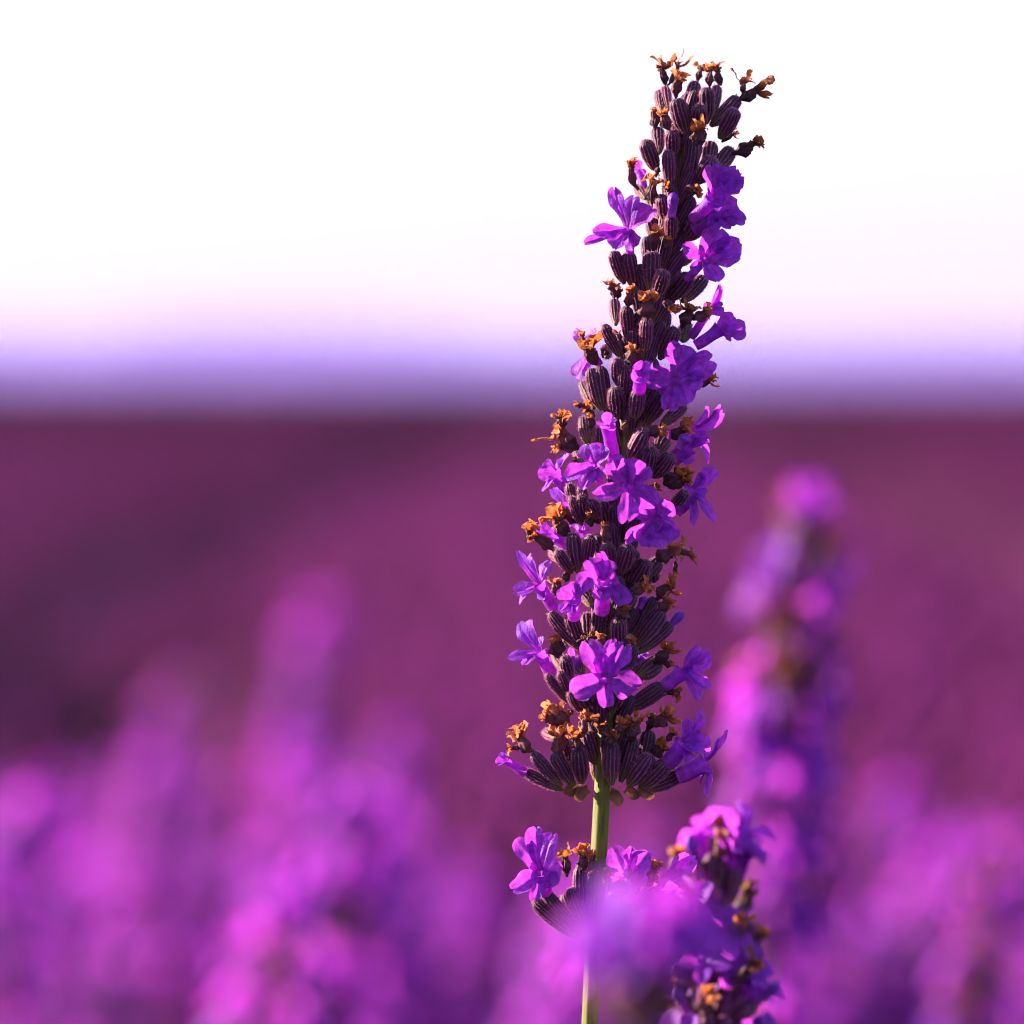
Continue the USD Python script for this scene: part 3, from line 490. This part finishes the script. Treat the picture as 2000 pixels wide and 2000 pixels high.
# ---------------------------------------------------------------- stalks grown by rule
def grow(root, seed, height, head, sparse=1.0, n_whorls=8, detail=1, lean=0.0, brown_to=.36, open_to=.78, spread=1.0, wide=1.0, small=1.0):
    """A stalk from the root's origin up; head = length of the flowering part."""
    rng = np.random.RandomState(seed); o = ORIGIN[str(root.GetPath())]
    side = np.array([rng.uniform(-1, 1), rng.uniform(-1, 1), 0])
    def ax(z): return o + np.array([0, 0, z]) + side * lean * (z / height) ** 2 * height
    zs = np.linspace(0, height, 24)
    obj('stem', tube([ax(z) for z in zs], np.linspace(.0011, .0006, 24), 8), 'soft_stem', root)
    calyces = []
    zw = list(np.linspace(height - head, height - .004, n_whorls)) + ([height - head - .016] if rng.rand() < .6 and n_whorls > 2 else [])
    for i, z in enumerate(zw):
        c = ax(z); up = unit(ax(z + .002) - c); f = (z - (height - head)) / head
        n = int(round((14 - 5 * max(f, 0)) * sparse)); ph = rng.uniform(0, 6)
        for j in range(n):
            th = ph + j * 2 * np.pi / n + rng.uniform(-.25, .25)
            rad = np.array([math.cos(th), math.sin(th), 0]); rad = unit(rad - up * (rad @ up))
            a = rng.uniform(.35, 1.1) if f < .9 else rng.uniform(.1, .55)
            a *= spread; d = unit(rad * math.sin(a) + up * math.cos(a))
            L = rng.uniform(.0038, .0049)
            base = c + rad * .0012 + up * rng.uniform(-.001, .001); tip = base + d * L
            calyces.append(calyx_mesh(base, tip, wide * rng.uniform(.0017, .0021), (rad * .0002 - up * .0001), rng, rings=9 if detail else 7, per=2))
            r = rng.rand()
            if r < brown_to:
                obj('withered_flower', withered_mesh(tip - d * .0002, tip + unit(d + up * .4) * rng.uniform(.0026, .004), .0017, rng, 4, 1.1, False), 'withered', root)
            elif r < open_to:
                C = tip + unit(d + up * .2) * .0022; nrm = unit(d * .8 + rad * .5)
                e = unit(up - nrm * (up @ nrm)); s = np.cross(nrm, e)
                ps = [corolla_tube(tip - d * .0006, C, .0013, .0019, d * 0, 6, 10)]
                for k_, (pa, pl, pw) in enumerate([(62, 4.0, 2.9), (118, 4.0, 2.9), (205, 3.4, 2.4), (270, 3.6, 2.5), (335, 3.4, 2.4)]):
                    pa = math.radians(pa + rng.uniform(-12, 12)); pl *= small * rng.uniform(.8, 1.15) * 1e-3; pw = pw * small
                    T = C + pl * (math.cos(pa) * s + math.sin(pa) * e) + nrm * pl * rng.uniform(.05, .5)
                    ps.append(petal_mesh(C - nrm * .0002, T, pw * 1e-3, nrm, rng, nu=6, nv=8))
                obj('corolla', join(ps), 'petal', root)
            elif r < open_to + .08:
                obj('flower_bud', bud_mesh(tip - d * .0005, tip + d * .003, .0013, rng), 'bud', root)
    for q in calyces:
        obj('calyx', q, 'calyx', root)
    return ax(height) - o
def place(prim, tip_px, dist, tip_at, turn, tilt_x=0.0, tilt_y=0.0, scale=1.0, dz=0.0):
    """Moves a stalk so that its tip is seen at tip_px at the given distance."""
    x = UsdGeom.Xformable(prim); x.ClearXformOpOrder()
    tip = px(tip_px[0], tip_px[1], 0, dist)
    R = Gf.Rotation(Gf.Vec3d(0, 0, 1), turn) * Gf.Rotation(Gf.Vec3d(0, 1, 0), tilt_x) * Gf.Rotation(Gf.Vec3d(1, 0, 0), tilt_y)
    m = Gf.Matrix4d().SetScale(scale) * Gf.Matrix4d().SetRotate(R)
    t = m.Transform(Gf.Vec3d(*map(float, tip_at)))
    m.SetTranslateOnly(Gf.Vec3d(*map(float, tip)) - t)
    x.MakeMatrixXform().Set(m)

HGT = .70
tips = {}
protos = []
def stalk(label, tip, dist, turn, tx=0., ty=0., scale=1.0, kind=0, group=None):
    name = numbered('/World/lavender_stalk')
    while len(protos) <= kind: protos.append(None)
    if protos[kind] is None:
        p = UsdGeom.Xform.Define(stage, name).GetPrim(); ORIGIN[name] = np.zeros(3)
        tips[kind] = grow(p, 100 + kind, HGT, [.058, .050, .060, .045, .004, .05][kind], [1.1, 1.0, 1.5, 1.1, .5, 1.7][kind], [9, 8, 11, 7, 2, 12][kind], 1, [.02, .03, .015, .03, .02, .01][kind], [.26, .30, .36, .36, .04, .2][kind], [.76, .76, .66, .74, .96, .42][kind], .6 if kind == 4 else 1.0, .82 if kind == 5 else 1.0, .8 if kind == 5 else 1.0)
        protos[kind] = p
    else:
        p = UsdGeom.Xform.Define(stage, name).GetPrim()
        p.GetReferences().AddInternalReference(protos[kind].GetPath()); p.SetInstanceable(True)
        p.SetCustomData({})
    place(p, tip, dist, tips[kind], turn, tx, ty, scale)
    data(p, label=label, category='lavender', group=group)
    return p
stalk('slightly blurred lavender stalk low at the right of the sharp one, with violet flowers', (1392, 1690), .535, 40, 2., 0, 1.15, 5)
stalk('blurred pale violet lavender tip in front of the sharp stalk at the bottom', (1256, 1880), .345, 210, 1., 0, 1.0, 4)
stalk('tall blurred lavender stalk standing behind at the right, pink and violet', (1568, 1025), .80, 75, 5., 0, 1.22, 2)
stalk('soft tall lavender stalk reaching highest left of the sharp stalk', (625, 1215), 2.0, 130, 10., 0, 1.5, 0)
stalk('soft lavender stalk with a rounded mauve top, left of the highest blurred one', (350, 1360), 2.2, 220, 14., 0, 1.7, 2)
stalk('soft pink lavender stalk nearest to the left side of the sharp stalk', (770, 1460), 1.7, 310, 6., 0, 1.45, 1)
stalk('bright magenta blurred lavender stalk low, left of the centre', (690, 1620), 1.1, 20, 10., 0, 1.6, 0)
stalk('blurred bright lavender stalk leaning beside the magenta one low at the left of centre', (560, 1800), 1.0, 140, 12., 0, 1.5, 1)
stalk('blurred violet lavender stalk at the left edge of the picture', (50, 1590), 1.15, 100, 8., 0, 1.1, 3)
stalk('blurred bright pink lavender stalk in the lower right corner', (1940, 1690), 1.0, 250, 8., 0, 1.1, 2)
stalk('faint mauve lavender stalk right of the tall blurred one', (1760, 1570), 1.5, 330, 8., 0, 1.2, 0)
rr = random.Random(5)
G = 'blurred lavender stalks crowded behind the sharp one'
for i in range(96):
    x = rr.uniform(-60, 2060); d = rr.uniform(1.4, 2.8)
    top = np.interp(x, [0, 300, 700, 1000, 1300, 1600, 2000], [1560, 1480, 1480, 1680, 1650, 1680, 1660]) + rr.uniform(-20, 330)
    if 1050 < x < 1250: top = max(top, 1750)
    stalk('out of focus purple lavender stalk in the soft crowd at the bottom', (x, top), d, rr.uniform(0, 360), rr.uniform(2, 13), rr.uniform(-4, 4), rr.uniform(1.2, 1.6), rr.choice([0, 1, 1, 3, 3, 3]), G)

# ---------------------------------------------------------------- the field
def field_z(x, y): return 0.0
gx = np.array([-3000, -60, 60, 3000.]); gy = np.array([-200, -2, 4, 90, 400, 4000.])
V = np.array([[x, y, 0] for y in gy for x in gx]); 
data(obj('ground', (V, grid_faces(len(gy), len(gx), False)), 'soil', smooth=False), kind='structure')

VPX = 1200                                        # the rows run towards this pixel column on the horizon
ang = math.atan((VPX - 1000) / FPX)
ROW_D = np.array([math.sin(ang), math.cos(ang)]); ROW_N = np.array([math.cos(ang), -math.sin(ang)])
SPACING, X0 = 1.84, 0.0
def row_pt(k, s, off): return ROW_D * s + ROW_N * (X0 + k * SPACING + off)
field = UsdGeom.Xform.Define(stage, '/World/lavender_field').GetPrim()
data(field, label='blurred rows of purple lavender running back to the hills', category='lavender field', kind='stuff')
rng = np.random.RandomState(3)
mounds = []
for k in range(-14, 15):
    s0 = 2.2 if abs(k) <= 1 else 6
    s = np.concatenate([np.arange(s0, 20, .25), np.arange(20, 140, .8)])
    a = np.linspace(0, np.pi, 13)
    q = np.array([row_pt(k, si, 0) for si in s])
    nz = meshkit.noise(np.stack([s * 1.1, s * 0 + k * 9.3, s * 0], 1), 2)
    hw, hh = .78 + .14 * (nz - .5), .32 + .10 * (nz - .5)
    if k == 0: hw = hw * (1 - .5 * np.exp(-((s - 4.8) / 1.3) ** 2))
    o = np.cos(a)[None] * hw[:, None]; z = np.sin(a)[None] ** .8 * hh[:, None]
    P = np.concatenate([(q[:, None] + o[:, :, None] * ROW_N), z[:, :, None]], 2).reshape(-1, 3)
    P += (meshkit.noise(P * 9, 5) - .5)[:, None] * np.array([.05, .05, .10])
    mounds.append((P, grid_faces(len(s), 13, False)[:, ::-1]))
obj('foliage', join(mounds), 'bush', field)
pi = UsdGeom.PointInstancer.Define(stage, '/World/lavender_field/flower_spikes')
paths = []
for v in range(4):
    r = np.random.RandomState(70 + v)
    path = f'/World/lavender_field/flower_spikes/spike' + (f'_{v:03d}' if v else '')
    UsdGeom.Xform.Define(stage, path); paths.append(path)
    dark, lit = [], []
    dark.append(tube(np.array([[0, 0, -.18], [0, 0, .0], [0, 0, .06]]), np.array([.0016, .0016, .004]), 5))
    for i in range(26):
        h = r.uniform(0, .062); th = r.uniform(0, 6.28); d = np.array([math.cos(th), math.sin(th), r.uniform(.5, 1.3)]); d = unit(d)
        c = np.array([0, 0, h]); w = .0036
        (dark if i % 2 or (v == 3 and i > 1) else lit).append(tube(np.array([c, c + d * .005, c + d * .0085]), np.array([w * .4, w * (1 if i % 2 else 1.25), w * .25]), 5))
    usdkit.mesh(stage, path + '/calyces', join(dark)[:2], '/World/Looks/far_calyx', smooth=True)
    usdkit.mesh(stage, path + '/flowers', join(lit)[:2], '/World/Looks/far_petal', smooth=True)
pos, idx, sc, ori = [], [], [], []
for k in range(-14, 15):
    s0 = 2.4 if abs(k) <= 1 else 6
    n = 12000 if k in (-1, 0, 1) else 6000
    u = rng.rand(n); s = s0 * (138 / s0) ** u if k in (-1, 0, 1) else s0 + (138 - s0) * u ** 1.6
    for si in s:
        q = row_pt(k, si, rng.normal(0, .42))
        off = (q @ ROW_N) - (X0 + k * SPACING)
        if abs(off) > .88: continue
        if k == 0 and 3.4 < si < 6.4 and off < -.32: continue
        # only what the camera could see, with a margin
        if abs(q[0] - q[1] * 0.0) > .16 * q[1] + 1.2: continue
        z = .42 - .22 * off * off + rng.normal(0, .035)
        big = 1.0 if si < 12 else min(3.0, si / 12)
        pos.append((q[0], q[1], z)); idx.append(3 if rng.rand() < np.interp(si, [9, 30], [.1, .92]) else rng.randint(3)); g = rng.uniform(.8, 1.3) * big; sc.append((g, g, rng.uniform(.9, 1.3)))
        t = Gf.Rotation(Gf.Vec3d(-math.sin(rng.uniform(0, 6.28)), math.cos(rng.uniform(0, 6.28)), 0), rng.uniform(0, 22) + 40 * abs(off)).GetQuat()
        ori.append(Gf.Quath(t.GetReal(), *t.GetImaginary()))
pi.CreatePrototypesRel().SetTargets([Sdf.Path(p) for p in paths])
pi.CreatePositionsAttr([Gf.Vec3f(*map(float, p)) for p in pos]); pi.CreateProtoIndicesAttr([int(i) for i in idx])
pi.CreateScalesAttr([Gf.Vec3f(*map(float, p)) for p in sc]); pi.CreateOrientationsAttr(ori)

# ---------------------------------------------------------------- hills far behind
def ridge(name, dist, top_px, seed, mat, label):
    xs = np.linspace(-.35, .35, 160)                     # tangent of the bearing
    base = np.interp(1000 + xs * FPX, *top_px)
    nz = meshkit.fbm(np.stack([xs * 40, xs * 0, xs * 0], 1) + seed, 4, seed) - .5
    ytop = base - nz * 26
    h = np.maximum(CAM[2] + dist * (727 - ytop) / FPX, 1.0)
    prof = np.array([[0, 0.0], [.02, .35], [.06, .8], [.10, 1.0], [.2, .9], [.6, 0.0]])
    P = []
    for dy, f in prof:
        w = 1 + .3 * (meshkit.noise(np.stack([xs * 70, xs * 0 + dy * 9, xs * 0], 1), seed + 2) - .5)
        P.append(np.stack([xs * dist, dist * (1 + dy * w), h * f - 1.0 * (f == 0)], 1))
    P = np.array(P).reshape(-1, 3)
    data(obj(name, (P, grid_faces(len(prof), len(xs), False)), mat), kind='structure')
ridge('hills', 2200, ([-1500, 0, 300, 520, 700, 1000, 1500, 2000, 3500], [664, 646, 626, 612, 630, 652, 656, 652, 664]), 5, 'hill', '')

# ---------------------------------------------------------------- haze
usdkit.material(stage, '/World/Looks/haze', {'v': ('principled_volume', {'color': (.40, .36, 1.0), 'density': .00016, 'anisotropy': .1})}, [], volume='v.volume')
import trimesh
hb = trimesh.creation.box(bounds=[[-5000, -400, -1.0], [5000, 5000, 60.0]])
data(obj('haze', (hb.vertices, hb.faces), 'haze', smooth=False), kind='stuff')
